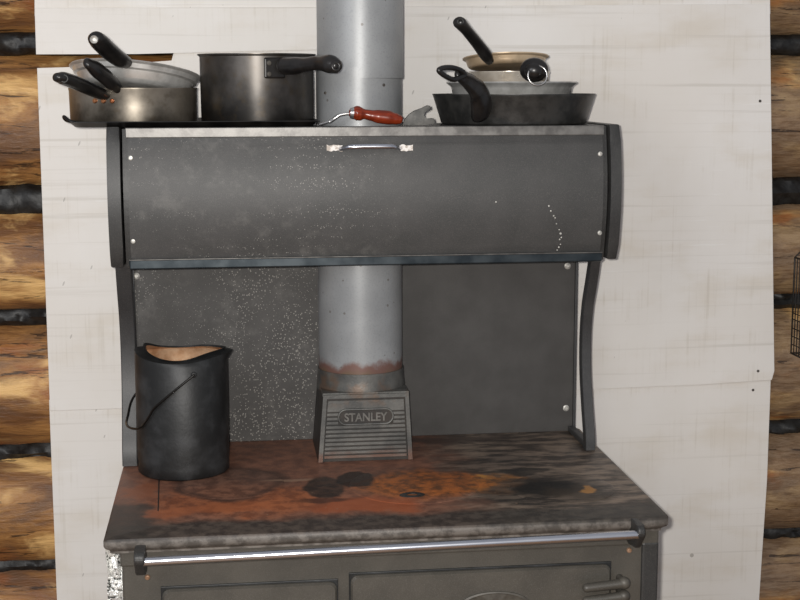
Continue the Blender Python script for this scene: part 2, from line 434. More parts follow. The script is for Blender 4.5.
# heat shield sheets on the log wall
def sheet(label, pts, y, nails=(), seams=()):
    poly = [(at(px,py,y).x, at(px,py,y).z) for px, py in pts]
    cx = sum(p[0] for p in poly)/len(poly); cz = min(p[1] for p in poly)
    root = thing('heat_shield_sheet', label, 'wall sheet', (cx, y, cz), 'white sheets shielding the log wall')
    bm = B(); prism(bm, poly, 'y', y, y+.004, .001); obj('sheet', bm, 'sheet', root)
    for px, py in nails:
        bm = B(); disc(bm, at(px,py,y), (0,-1,0), .003, .002); obj('nail', bm, 'nail', root, 'dark nail head')
sheet('upper left white sheet whose lower edge stops above the brown log slit', [(34.5,8),(366,7),(366,49),(250,51),(137,54),(36,54.5)], .138)
sheet('left middle white sheet behind the stove, between the log slit and the lower seam',
      [(37,68),(90,66.5),(172,61),(174,50),(366,44),(366,401),(50,411)], .1435)
sheet('large white sheet right of the flue pipe, behind the stack of pans',
      [(360,6.5),(770,4),(772,180),(774.5,371),(772,380),(700,384.5),(590,389),(360,399)], .1395, [(760,101),(758,371)])
sheet('lowest white sheet, under the seam beside and behind the cooking top',
      [(49,400),(200,398),(600,378),(771,377),(767,480),(758,615),(752,760),(62,760),(57,600)], .147, [(753,390)])

sheet('topmost white sheet, only its lower strip showing along the upper edge behind the flue pipe', [(34,-120),(768,-120),(770.5,14),(34.5,16)], .144)
# ------------------------------------------------------------------ the stove
stove = thing('wood_cookstove', 'dark grey cast iron wood cookstove with warming cabinet and rusty cooking top', 'stove', SROOT)
ZT = .9; D = .588; W2 = .4645
# cooking top: rolled nose, chamfered front corners
bm = B()
def plan(ins, yb=.02):
    c = .007
    return [(-W2+ins,yb),(-W2+ins,-D+ins+c),(-W2+ins+c*.4,-D+ins+c*.3),(-W2+ins+c,-D+ins),(W2-ins-c*2,-D+ins),(W2-ins-c*.6,-D+ins+c*.5),(W2-ins,-D+ins+c*2),(W2-ins,yb)]
levels = [(.9,.006),(.8985,.002),(.895,0),(.886,0),(.8825,.0015),(.879,.006),(.8765,.009),(.873,.009),(.873,.03),(.866,.03)]
rows = [[bm.verts.new((p[0],p[1],z)) for p in plan(ins)] for z, ins in levels]
for a, b in zip(rows, rows[1:]):
    for i in range(len(a)): bm.faces.new((a[i], a[(i+1)%len(a)], b[(i+1)%len(a)], b[i]))
bm.faces.new(rows[0]); bm.faces.new(rows[-1])
top = obj('cooking_top', bm, 'cooktop', stove, smooth=35)
for (px, py, r) in ((414,485,.118),(232,484,.095),(562,488,.095)):       # round lids, barely proud of the plate
    c = gz(px, py, ZT); bm = B()
    lathe(bm, [(0,.0012),(r-.004,.0012),(r-.002,.0006),(r,-.001),(r,-.004),(0,-.004)], 64, Matrix.Translation(c))
    lid = obj('stove_lid', bm, 'cooktop', top, 'round lid of the cooking top', smooth=35)
    if px != 414: continue
    bm = B(); q = c+Vector((-.02 if px != 414 else -.012, -.065, .0012))
    lathe(bm, [(.008,-.001),(.008,.0012),(.015,.0022),(.018,.001),(.018,-.001)], 32, Matrix.Translation(q) @ Matrix.Diagonal((1.25,.8,1,1)))
    obj('lifter_socket', bm, 'cast_iron', lid, 'oval socket for the lid lifter', smooth=40)
for (pa, pb) in (((159,480),(158,511)),):           # fine joint around the left hotplate
    a, b = gz(*pa, ZT), gz(*pb, ZT); bm = B()
    tube(bm, [a, b], .0011, 8, smooth=False); obj('plate_joint', bm, 'soot', top, 'dark joint line between hotplate and frame')

# body
Yb = -.562
xl, xr = at(122,575,Yb).x, at(657,560,Yb).x
bm = B(); box(bm, xl, xr, Yb, .0, .1, .872, .004)
box(bm, xl+.03, xr-.03, Yb+.05, -.03, .0, .1)
body = obj('stove_body', bm, 'body_enamel', stove)
bm = B(); box(bm, xl-.002, xr+.001, Yb-.004, Yb+.03, .845, .872, .003); obj('front_rail', bm, 'body_enamel', stove)
for a, b in ((at(641,560,Yb).x, xr+.0015),):
    bm = B(); box(bm, a, b, Yb-.005, Yb+.03, .1, .85, .004); obj('corner_post', bm, 'dark_enamel', stove)
bm = B(); x0 = at(107.5,580,Yb+.03).x; n = 26
vs = []
for i in range(n):
    z = .868-.42*i/(n-1); vs.append([bm.verts.new((x0+(xl+.002-x0)*k/5+(random.uniform(-.0015,.0015)), Yb+.028+random.uniform(-.006,.004), z)) for k in range(6)]+
              [bm.verts.new((x0+(xl+.002-x0)*k/5, Yb+.05, z)) for k in range(5,-1,-1)])
for a, b in zip(vs, vs[1:]):
    for i in range(12): bm.faces.new((a[i], a[(i+1)%12], b[(i+1)%12], b[i]))
bm.faces.new(vs[0]); bm.faces.new(vs[-1])
obj('foil_strip', bm, 'foil', stove, 'crumpled silver foil strip along the left front corner')

# towel rail
Yr = -.622
a, b = at(139,562,Yr), at(641,534.5,Yr)
bm = B(); tube(bm, [a, b], .0072, 64, smooth=False, rnd=False)
rail = obj('towel_rail', bm, 'chrome', stove, 'polished chrome rail along the stove front', smooth=50)
for (px, y0, y1) in ((139.2,551.5,580.5),(640.5,524.5,552.5)):
    p0, p1 = at(px,y0,Yr), at(px,y1,Yr); bm = B(); x = p0.x; zc = p0.z-.009
    h = p0.z-p1.z
    prof = [(Yr+math.sin(t)*.011, zc+math.cos(t)*.0105) for t in [PI*k/10 for k in range(10,21)]][::1]
    outline = [(Yb-.003, p0.z-.001)]+[(Yr-.011*math.sin(PI*k/10), p0.z-.012+.011*math.cos(PI*k/10)) for k in range(0,8)]+[(Yr+.016, p1.z+.003),(Yb-.014,p1.z),(Yb-.003, p1.z)]
    prism(bm, outline, 'x', x-(.0085 if px < 400 else .006), x+(.0085 if px < 400 else .006), .003); obj('rail_end', bm, 'dark_enamel', rail, 'dark cast end of the rail')
for px, py in ((147.5,577),(629,550)):
    bm = B(); disc(bm, at(px,py,Yb-.0002), (0,-1,0), .0045, .004); obj('screw', bm, 'brass', body, 'tarnished brass screw')

# doors
def door(name, x0, x1, ztop, zbot):
    bm = B(); r = .012
    def out(i):
        pts = []
        for cx_, cz_, a0 in ((x1-r-i, ztop-r-i, 0),(x0+r+i, ztop-r-i, 90),(x0+r+i, zbot+r+i, 180),(x1-r-i, zbot+r+i, 270)):
            for k in range(5): t = math.radians(a0+k*22.5); pts.append((cx_+r*math.cos(t), cz_+r*math.sin(t)))
        return pts
    lv = [(Yb+.002,0),(Yb-.008,0),(Yb-.012,.003),(Yb-.012,.006)]
    rows = [[bm.verts.new((p[0],y,p[1])) for p in out(i)] for y, i in lv]
    for a, b in zip(rows, rows[1:]):
        for i in range(20): bm.faces.new((a[i], a[(i+1)%20], b[(i+1)%20], b[i]))
    bm.faces.new(rows[-1]); bm.faces.new(rows[0])
    dr = obj(name, bm, 'body_enamel', stove)
    bm = B(); box(bm, x0-.0025, x1+.0025, Yb-.003, Yb+.001, zbot-.0025, ztop+.003, .001); obj('door_gap_shade', bm, 'soot', dr, 'dark plate standing in for the shaded gap round the door')  # dark plate behind the door paints the shade of its gap
    return dr
dl0, dl1 = at(162,591,Yb-.012), at(337,582.5,Yb-.012)
door('firebox_door', dl0.x, dl1.x, (dl0.z+dl1.z)/2, .56)
do0, do1 = at(351,579,Yb-.012), at(611.5,563,Yb-.012)
oven = door('oven_door', do0.x, do1.x, (do0.z+do1.z)/2, .40)
for dy, c in ((0,0),(.0,.0225)):
    a, b = at(586,588,Yb-.03), at(623,583.5,Yb-.03); bm = B(); a.z -= c; b.z -= c
    tube(bm, [a, a.lerp(b,.5), b], [.0075,.0078,.0085], 14); lat = obj('latch_bar', bm, 'body_enamel', oven, smooth=50)
    bm = B(); bmesh.ops.create_uvsphere(bm, u_segments=18, v_segments=12, radius=.0105, matrix=Matrix.Translation(b+Vector((.002,0,.001))))
    tube(bm, [b+Vector((.002,0,0)), b+Vector((.002,.032,0))], .006, 10, smooth=False)
    obj('latch_pivot', bm, 'badge', lat, 'worn bright pivot knob of the latch', smooth=50)
bp = at(494,605,Yb-.012)
bm = B(); q = Matrix.Translation(bp) @ Matrix.Rotation(PI/2,4,'X') @ Matrix.Diagonal((2.0,.8,1,1))
lathe(bm, [(0,0),(.03,0),(.03,.003),(.027,.004),(.025,.0025),(0,.0025)], 48, q)
bdg = obj('badge', bm, 'badge', oven, 'oval cast badge at the door top', smooth=40)
bm = B(); lathe(bm, [(0,.0025),(.012,.0025),(.011,.0045),(0,.005)], 32, q); obj('badge_centre', bm, 'badge_red', bdg, 'dark red centre of the badge', smooth=40)

# splashback and brackets
HB = 1.29
bm = B(); box(bm, -.443, .443, 0, .004, ZT, HB+.22, .001)
sb = obj('splashback', bm, 'back_enamel', stove)
for sx in (-1, 1):
    bm = B(); box(bm, sx*.4445-.0025, sx*.4445+.0025, -.008, .004, ZT, HB, .001); obj('edge_flange', bm, 'bracket', sb)
for px, py in ((132.5,276),(567.5,266),(566,408)):
    p = at(px,py,0); p.x = max(min(p.x,.437),-.4385)
    bm = B(); lathe(bm, [(0,0),(.0065,0),(.0065,.0012),(.0035,.0026),(.003,.0014),(0,.0014)], 24, Matrix.Translation(p) @ Matrix.Rotation(PI/2,4,'X'))
    obj('screw', bm, 'screw', sb, 'pale cross-head screw with washer', smooth=40)
def bracket(xc, xw, bow):
    bm = B()
    zs = [ZT, ZT+.03, ZT+.08, ZT+.15, ZT+.22, ZT+.28, ZT+.33, ZT+.37, HB]
    ys = [-.150,-.146,-.128,-.108,-.104,-.116,-.140,-.158,-.165]
    pts = smooth_path([(xc, y, z) for y, z in zip(ys, zs)], 6)
    rows = []
    for i, p in enumerate(pts):
        t = (pts[min(i+1,len(pts)-1)]-pts[max(i-1,0)]).normalized(); nrm = Vector((0, t.z, -t.y))
        d = .011
        e = xw*.12
        prof = [(-xw,-d+e),(-xw+e,-d),(xw-e,-d),(xw,-d+e),(xw,d),(-xw,d)]
        rows.append([bm.verts.new(p+Vector((u,0,0))+nrm*w) for u, w in prof])
    for a, b in zip(rows, rows[1:]):
        for i in range(6): bm.faces.new((a[i], a[(i+1)%6], b[(i+1)%6], b[i]))
    bm.faces.new(rows[0]); bm.faces.new(rows[-1])
    br = obj('support_bracket', bm, 'bracket', stove, smooth=40)
    bm = B(); box(bm, xc-xw*.75, xc+xw*.75, -.142, -.002, ZT+.0002, ZT+.012, .002)
    obj('bracket_foot', bm, 'bracket', br)
bracket(.4395, .0094, 1); bracket(-.4505, .0142, 1)

# warming cabinet
H1, H2 = 1.536, 1.2852
XE = .4355; XC = .4672
def front_y(z, off=0):
    t = (z-H2)/(H1-H2); return -.224-.02*math.sin(PI*min(max(t,0),1))-off
def cheek(x0, x1):
    bm = B(); zs = [H2+.002+(H1-H2)*k/18 for k in range(19)]
    poly = [(front_y(z)-.0045, z) for z in zs]
    poly[0] = (poly[0][0]+.004, poly[0][1]); poly[-1] = (poly[-1][0]+.004, poly[-1][1])
    poly += [(0, zs[-1]), (0, zs[0])]
    prism(bm, poly, 'x', x0, x1, .0035); return obj('end_panel', bm, 'dark_enamel', stove, smooth=35)
for sx in (-1, 1):
    a, b = sorted((sx*(XE+.0095), sx*(XC-.002 if sx > 0 else XC+.001))); cheek(a, b)
    a, b = sorted((sx*(XE-.004), sx*(XE+.0055))); bm = B()
    zs = [H2+(H1-H2-.002)*k/18 for k in range(19)]
    prism(bm, [(front_y(z)+.007, z) for z in zs]+[(-.02,zs[-1]),(-.02,zs[0])], 'x', a, b); obj('end_liner', bm, 'dark_enamel', stove)
# roll front
bm = B(); zs = [H2+.017+(H1-H2-.034)*k/24 for k in range(25)]
prism(bm, [(front_y(z,.001), z) for z in zs]+[(front_y(z)+.003, z) for z in zs[::-1]], 'x', -XE+.004, XE-.004, .0004)
cab = obj('cabinet_front', bm, 'door_enamel', stove, 'curved dark front of the warming cabinet', smooth=35)
# shelf top and floor, notched round the flue
def shelf(z0, z1):
    bm = B(); arc = [(.098*math.sin(t), -.09-.098*math.cos(t)) for t in [PI*(k/16-.5) for k in range(17)]]
    poly = [(-XE,-.222),(XE,-.222),(XE,-.002)]+[(.098,-.002)]+arc[::-1]+[(-.098,-.002),(-XE,-.002)]
    prism(bm, poly, 'z', z0, z1); return bm
sh = obj('warming_shelf', shelf(H1-.004, H1), 'dark_enamel', stove)
obj('cabinet_floor', shelf(H2+.001, H2+.005), 'dark_enamel', stove)
bm = B(); box(bm, -XE+.0005, XE-.0005, -.2305, -.2215, H1-.0175, H1+.0006, .0015); obj('shelf_trim', bm, 'trim_metal', sh, 'worn bright metal strip along the shelf edge')
bm = B(); box(bm, -XE+.0005, XE-.0005, -.2335, -.221, H2-.0015, H2+.0165, .0025); lt = obj('lower_trim', bm, 'trim_dark', stove, 'polished strip along the cabinet bottom')
bm = B(); tube(bm, [(-XE+.001,-.2335,H2+.0158),(XE-.001,-.2335,H2+.0158)], .0013, 12, smooth=False); obj('edge_highlight', bm, 'trim_metal', lt, 'thin pale tube imitating the highlight along the strip top')  # pale tube added to imitate a highlight on the trim's top edge
for px, py in ((130.5,158),(133,241.5),(600.5,154),(600,233)):
    p = at(px,py,-.24); p.y = front_y(p.z,.001); bm = B(); disc(bm, p, (0,-1,0), .0044, .0026); obj('screw', bm, 'screw', cab, 'pale round screw head')
# handle
hz = at(369,147,-.245).z; hx0, hx1 = at(343,147,-.25).x, at(399,147,-.25).x
hy = front_y(hz,.001)
bm = B()
tube(bm, [(hx0-.004,hy,hz-.004),(hx0+.004,hy-.014,hz-.001),(hx0+.016,hy-.021,hz+.001),((hx0+hx1)/2,hy-.022,hz+.0015),(hx1-.016,hy-.021,hz+.001),(hx1-.004,hy-.014,hz-.001),(hx1+.004,hy,hz-.004)],
     [.0042,.004,.0048,.005,.0048,.004,.0042], 14)
hd = obj('handle', bm, 'chrome', cab, 'chrome bow handle', smooth=50)
for x0p, x1p, seed in ((327,343,1),(398,413.5,2)):
    a, b = at(x0p,144.5,-.245), at(x1p,151.8,-.245); bm = B(); rr = random.Random(seed)
    pts = []
    for k in range(8): pts.append((a.x+(b.x-a.x)*k/7, a.z-rr.uniform(0,.003)))
    for k in range(7,-1,-1): pts.append((a.x+(b.x-a.x)*k/7, b.z+rr.uniform(0,.003)))
    prism(bm, pts, 'y', hy-.003, hy+.006); obj('handle_plate', bm, 'chipped_plate', hd, 'chipped cream plate under the handle end')
# pale drips on the right of the front
for px, py, r in ((549,206,.0018),(551,211,.0016),(554,216,.0018),(555.5,218,.0013),(557,224,.0013),(560,230,.0013),(561.5,234,.0022),(562.5,238,.0014),(561,240,.0016),(562,245,.0012),(560.5,248,.0016),(559,251,.0014),(496,202,.0016)):
    p = at(px,py,-.245); p.y = front_y(p.z,.001)
    bm = B(); disc(bm, p, (0,-1,0), r, .0008, 10); obj('paint_drip', bm, 'screw', cab, 'tiny pale paint drip')

# flue box with cast lettering
Yf = -.172
tl, tr_, brp, bl = at(323,394.5,Yf), at(408,392,Yf), at(412,459,Yf), at(318,462,Yf)
zt = (tl.z+tr_.z)/2; ztop = zt
fx = lambda s, z: (tl.x*(1-s)+tr_.x*s)*((z-ZT)/(zt-ZT))+(bl.x*(1-s)+brp.x*s)*(1-(z-ZT)/(zt-ZT))
bm = B()
def ringz(z, y0, y1, ins=0): return [bm.verts.new(p) for p in ((fx(0,z)+ins,y0,z),(fx(1,z)-ins,y0,z),(fx(1,z)-ins,y1,z),(fx(0,z)+ins,y1,z))]
yfr = lambda z: Yf-.003
r0 = ringz(ZT+.0003, yfr(ZT), -.008); r1 = ringz(zt, yfr(zt), -.008)
for i in range(4): bm.faces.new((r0[i], r0[(i+1)%4], r1[(i+1)%4], r1[i]))
bm.faces.new(r0); bm.faces.new(r1)
fb = obj('flue_box', bm, 'flue_shade', stove, 'cast iron flue outlet box')
def on_front(s, z, out=0.0): return Vector((fx(s,z), yfr(z)-out, z))
bm = B()
def bar(s0, s1, za, zb, d0, d1):
    ps = [on_front(s0,za,d0),on_front(s1,za,d0),on_front(s1,zb,d0),on_front(s0,zb,d0),on_front(s0,za,d1),on_front(s1,za,d1),on_front(s1,zb,d1),on_front(s0,zb,d1)]
    v = [bm.verts.new(p) for p in ps]
    for f in ((0,1,2,3),(4,5,6,7),(0,1,5,4),(1,2,6,5),(2,3,7,6),(3,0,4,7)): bm.faces.new([v[i] for i in f])
hz_ = zt-ZT
bar(0,.045,ZT+.001,zt,-.001,.007); bar(.955,1,ZT+.001,zt,-.001,.007); bar(.045,.955,zt-.007,zt,-.001,.007)
obj('raised_frame', bm, 'flue_casting', fb)
bm = B(); nr = 11; lo, hi = ZT+.006, ZT+hz_*.74
for k in range(nr):
    z = lo+(hi-lo)*(k+.5)/nr; hh = (hi-lo)/nr*.30
    if k >= nr-3:
        bar(.06,.19,z-hh,z+hh,-.001,.0042); bar(.81,.94,z-hh,z+hh,-.001,.0042)
    else: bar(.06,.94,z-hh,z+hh,-.001,.0042)
bar(.06,.94,hi+.001,zt-.012,-.001,.003)
obj('cast_ribs', bm, 'flue_casting', fb, 'horizontal cast ribs')
# lettering: raised rounded cartouche and word
cc = on_front(.5, ZT+hz_*.665); tilt = 0
FM = Matrix.Translation(cc) @ Matrix.Rotation(PI/2-tilt, 4, 'X')
bm = B(); L, Hh = .052, .0145
loop = []
for k in range(13): t = -PI/2+PI*k/12; loop.append((L-Hh+Hh*math.cos(t), Hh*math.sin(t)))
for k in range(13): t = PI/2+PI*k/12; loop.append((-L+Hh+Hh*math.cos(t), Hh*math.sin(t)))
tube(bm, [FM @ Vector((x,y,.0042)) for x, y in loop], .0022, 8, closed=True, smooth=False)
ct = obj('cartouche', bm, 'flue_casting', fb, 'rounded raised outline round the lettering', smooth=50)
bm = B(); bm.free()
bm = B(); prism(bm, [(x*.97,y*.9) for x, y in loop[:-1]], 'z', -.001, .0042); xf(bm, list(bm.verts), FM); obj('cartouche_floor', bm, 'flue_shade', ct, 'ground behind the letters, coloured dark as recess shade')
tc = bpy.data.curves.new('lettering', 'FONT'); tc.body = 'STANLEY'; tc.align_x = 'CENTER'; tc.align_y = 'CENTER'; tc.size = .0225; tc.extrude = .0016; tc.offset = .0005
to = bpy.data.objects.new('lettering_tmp', tc); C.objects.link(to)
bpy.context.view_layer.update()
me = bpy.data.meshes.new_from_object(to.evaluated_get(bpy.context.evaluated_depsgraph_get()))
bpy.data.objects.remove(to); bm = B(); bm.from_mesh(me); xs = [v.co.x for v in bm.verts]
kx = .082/(max(xs)-min(xs)); mx = (max(xs)+min(xs))/2; ysv = [v.co.y for v in bm.verts]; my = (max(ysv)+min(ysv))/2
for v in bm.verts: v.co = FM @ Vector(((v.co.x-mx)*kx, v.co.y-my, v.co.z+.0052))
obj('lettering', bm, 'letter', ct, 'raised cast word STANLEY')
# collar
PX, PR = circ(318.5,402,330,-.09)
bm = B(); h_ = ztop-ZT
lathe(bm, [(PR+.0045,h_-.004),(PR+.005,h_+.004),(PR+.004,h_+.010),(PR+.0028,h_+.03),(PR+.0028,h_+.036),(PR+.0005,h_+.036),(PR+.0005,h_-.004)], 72, Matrix.Translation((PX,-.09,ZT)))
obj('flue_collar', bm, 'flue_casting', fb, 'rust-stained round collar under the pipe', smooth=40)
bm = B(); ps = ringz(zt-.003, yfr(zt)-.002, -.006, -.001)+ringz(zt+.003, yfr(zt)-.002, -.006, -.001)
for f in ((0,1,2,3),(4,5,6,7),(0,1,5,4),(1,2,6,5),(2,3,7,6),(3,0,4,7)): bm.faces.new([ps[i] for i in f])
obj('top_flange', bm, 'flue_casting', fb)

# ------------------------------------------------------------------ flue pipe
zp = ztop+.008
pipe = thing('flue_pipe', 'grey galvanised flue pipe rising from the stove, rusty at its foot', 'pipe', (PX,-.09,zp))
zj = at(360,78,-.17).z
PX2, PR2 = circ(317.5,402.5,40,-.09)
bm = B(); lathe(bm, [(PR,zp),(PR,zj+.02),(PR-.002,zj+.02),(PR-.002,zp),(PR,zp)], 96, Matrix.Translation((PX,-.09,0)))
obj('lower_section', bm, 'pipe', pipe, smooth=40)
bm = B(); lathe(bm, [(PR+.0003,zj),(PR2-.0003,zj-.001),(PR2+.0004,zj+.003),(PR2-.0008,zj+.007),(PR2,zj+.012),(PR2,2.4),(PR+.0003,2.4),(PR+.0003,zj)], 96, Matrix.Translation((PX2,-.09,0)))
obj('upper_section', bm, 'pipe', pipe, smooth=40)
for px, py in ((383,85),(326,93)):
    p = at(px,py,-.15); d = p.x-PX; p.y = -.09-math.sqrt(max(PR**2-d*d,0)); nrm = Vector((d, p.y+.09, 0)).normalized()
    bm = B(); disc(bm, p, nrm, .0028, .002); obj('rivet', bm, 'nail', pipe)

# ------------------------------------------------------------------ sooted can with bail on the cooking top
kc = Vector((-.3485,-.193,ZT+.0005))
can = thing('billy_can', 'soot-blackened can with bail handle and pouring lip on the cooking top', 'can', kc)
zs_ = at(139,354,-.193).z-kc.z; zr = at(180,352,-.193).z-kc.z
rb = .0845
prof = [(0,0),(rb-.004,0),(rb,.004),(rb-.001,.02),(rb,.03),(rb,zs_-.012),(rb-.004,zs_),(.0612,zr),(.0625,zr+.0025),(.0605,zr+.003),(.0585,zr),(rb-.008,zs_-.004),(rb-.005,zs_-.02),(rb-.006,.01),(0,.006)]
mi = [0]*10+[1]*4
def can_fn(v):
    r = math.hypot(v.x, v.y); th = math.atan2(v.y, v.x)
    if v.z > zs_-.01 and r > .03:
        g = max(0, math.cos(th))**6; k = min(max((v.z-zs_+.01)/(zr-zs_+.012),0),1)
        v.x += g*k*.026; v.y *= (1-.25*g*k)
        v.z += k*(.0105*math.cos(th)**2 - .0075*max(0,-math.sin(th)) - .003*max(0,math.sin(th))) - g*k*.005
        l = max(0,math.cos(th-2.9))**8; v.z += .004*l*k
        v.x -= .006*k
    else: v.x += .002*math.sin(3*th)*(v.z > .02)
    return v
bm = B(); lathe(bm, prof, 96, Matrix.Translation(kc), mi, can_fn); obj('body', bm, ['soot','copper_in'], can, 'sooty can wall with bright coppery inside', smooth=50)
pf = at(194,375,kc.y-.085); pb = Vector((kc.x-.058, kc.y+.0675, at(140,378,kc.y+.065).z))
d = Vector((pf.x-kc.x, 0, 0)); pf.y = kc.y-math.sqrt(rb**2-d.x**2)-.003
for q in (pf, pb):
    nrm = Vector((q.x-kc.x, q.y-kc.y, 0)).normalized(); bm = B(); disc(bm, q-nrm*.002, nrm, .0055, .004); obj('ear', bm, 'soot', can)
path = [pf+Vector((0,-.003,0)), at(178,388,pf.y-.006), at(160,403,kc.y-.083), at(153,410,kc.y-.075), at(147,420,kc.y-.066), at(139,428,kc.y-.05), at(131,428,kc.y-.02), at(126.5,424,kc.y+.01), at(128,415,kc.y+.025), at(133,398,kc.y+.05), pb+Vector((-.004,.003,0))]
bm = B(); tube(bm, path, .0022, 10); obj('bail_handle', bm, 'bail', can, 'thin wire bail hanging down the left side', smooth=60)

# ------------------------------------------------------------------ things on the shelf
def pan(bm, c, r0, r1, h, th=.0025, lip=.003, rot=None, corner=.006, n=80, base_in=True):
    """open round pan: base radius r0, rim radius r1, height h, walls th thick"""
    pr = [(0,0),(r0-corner,0)]+[(r0-corner+corner*math.sin(t), corner*(1-math.cos(t))) for t in (.4,.8,1.2,1.57)]
    k = lambda z: r0+(r1-r0)*(z-corner)/(h-corner)
    pr += [(k(h*.5),h*.5),(k(h-.004),h-.004),(r1+lip,h-.001),(r1+lip,h+.001),(r1-th,h+.0008),(k(h*.5)-th,h*.5),(k(corner*1.5)-th-.001,corner+.002),(r0-corner-th,th+.001),(0,th+.001)]
    mat = Matrix.Translation(c)
    if rot is not None: mat = mat @ rot
    return lathe(bm, pr, n, mat)
ZS = H1+.0008
# baking tray
tz = ZS
txa, txb = at(68,120,-.2).x, at(319,120,-.2).x
tray = thing('baking_tray', 'thin black baking tray on the shelf under the left pans', 'tray', ((txa+txb)/2,-.1,tz))
bm = B(); y0, y1 = -.2345, .045
def trect(ins, z): 
    r = .02; pts = []
    for cx_, cy_, a0 in ((txb-r-ins,y1-r-ins,0),(txa+r+ins,y1-r-ins,90),(txa+r+ins,y0+r+ins,180),(txb-r-ins,y0+r+ins,270)):
        for k in range(6): t = math.radians(a0+18*k); pts.append(bm.verts.new((cx_+r*math.cos(t), cy_+r*math.sin(t), z)))
    return pts
rows = [trect(.016,tz),trect(.012,tz+.0012),trect(.004,tz+.0085),trect(0,tz+.0095),trect(.0005,tz+.011),trect(.006,tz+.0098),trect(.014,tz+.0024)]
for a, b in zip(rows, rows[1:]):
    for i in range(24): bm.faces.new((a[i], a[(i+1)%24], b[(i+1)%24], b[i]))
bm.faces.new(rows[0]); bm.faces.new(rows[-1]); obj('pan', bm, 'tray', tray, smooth=40)
bm = B(); p = Vector((txa,-.205,tz+.0095)); tube(bm, [p+Vector((.006,.012,0)), p+Vector((-.004,.004,.004)), p+Vector((-.006,-.002,.01)), p+Vector((.004,-.012,.003)), p+Vector((.014,-.014,0))], .003, 8)
obj('corner_grip', bm, 'tray', tray, smooth=60)
TZ = tz+.0028
# saucepan, bottom left
yc = -.094
cx1, r1 = circ(68.5,198,105,yc)
c1 = Vector((cx1, yc, TZ)); h1 = at(133,88.5,yc-r1).z-TZ
sp = thing('saucepan', 'wide sooted steel saucepan at the bottom of the left stack on the tray', 'pan', c1)
bm = B(); pan(bm, c1, r1-.002, r1-.001, h1, lip=.0008, corner=.008); obj('body', bm, 'sooted_steel', sp, smooth=40)
hp = [at(106,95.5,yc-r1+.016), at(98,92.5,yc-r1-.012), at(88,88,yc-r1-.045), at(75,82.5,yc-r1-.085), at(64,78.5,yc-r1-.11), at(58,77.5,yc-r1-.12)]
bm = B(); tube(bm, hp, [.011,.0135,.0145,.0145,.0138,.0105], 18, flat=.8); 
hnd = obj('handle', bm, 'bakelite', sp, 'black handle pointing left', smooth=60)
bm = B(); e = hp[4]; dd = ray(62,77).normalized(); ring(bm, e-dd*.0125, dd, .006, .0016); obj('hanging_eye', bm, 'cast_iron', hnd, smooth=60)
for px in (94,103,112):
    p = at(px,101,yc-r1); dx = p.x-c1.x; p.y = yc-math.sqrt(r1**2-dx*dx)+.0015; nrm = Vector((dx, p.y-yc, 0)).normalized()
    bm = B(); disc(bm, p, nrm, .0045, .003); obj('rivet', bm, 'copper', sp, 'copper rivet')
# small skillet nested inside
c2 = Vector((c1.x+.004, yc+.002, TZ+.0042)); r2 = r1-.016
sk = thing('skillet', 'shallow skillet nested inside the left saucepan, only its dark handle showing', 'pan', c2)
bm = B(); pan(bm, c2, r2-.014, r2, .026, lip=.001); obj('body', bm, 'steel', sk, smooth=40)
p0 = Vector((at(124,90,yc-.09).x, yc-.092, TZ+.03))
hp = [p0, at(118,89,yc-r1+.012), at(109,80,yc-r1-.018), at(97,70,yc-r1-.05), at(88,63.5,yc-r1-.07)]
bm = B(); tube(bm, hp, [.006,.012,.0165,.0165,.011], 16, flat=.75); hk = obj('handle', bm, 'bakelite', sk, smooth=60)
# silver pan tilted on top
r3 = .118; rimc = at(136,72.5,yc)
rot = (Matrix.Rotation(math.radians(5.5),4,'Y') @ Matrix.Rotation(math.radians(-10),4,'X'))
h3 = .036; bc = rimc-(rot.to_3x3() @ Vector((0,0,h3)))
fp = thing('frying_pan', 'bright silver frying pan lying tilted on top of the left saucepan', 'pan', bc)
bm = B(); pr = [(0,0),(.088,0),(.096,.003),(.101,.009),(.1065,.022),(.1125,.0245),(.1155,.032),(.120,.034),(.1215,.0355),(.120,.037),(.117,.0365),(.1125,.031),(.105,.0235),(.098,.010),(.092,.005),(0,.003)]
lathe(bm, pr, 96, Matrix.Translation(bc) @ rot); obj('body', bm, 'aluminium', fp, smooth=40)
yh = yc-.115
hp = [at(126,62.5,yh+.004), at(119,59,yh-.02), at(110,52,yh-.045), at(101,43.5,yh-.075), at(96,38.5,yh-.092)]
bm = B(); tube(bm, hp, [.0125,.0155,.0165,.0165,.0145], 20, flat=.85, upv=(-.3,0,1)); hk = obj('handle', bm, 'bakelite', fp, 'black handle pointing up to the left', smooth=60)
e = at(94,39.5,hp[-1].y); dd = -ray(95,40).normalized()
bm = B(); lathe(bm, [(0,.0005),(.0048,.0005),(.0062,.0018),(.007,.0005),(.007,-.004)], 24, Matrix.Translation(e+dd*.0125) @ Vector((0,0,1)).rotation_difference(dd).to_matrix().to_4x4())
obj('hanging_eye', bm, 'screw', hk, 'bright metal ring in the handle end', smooth=50)
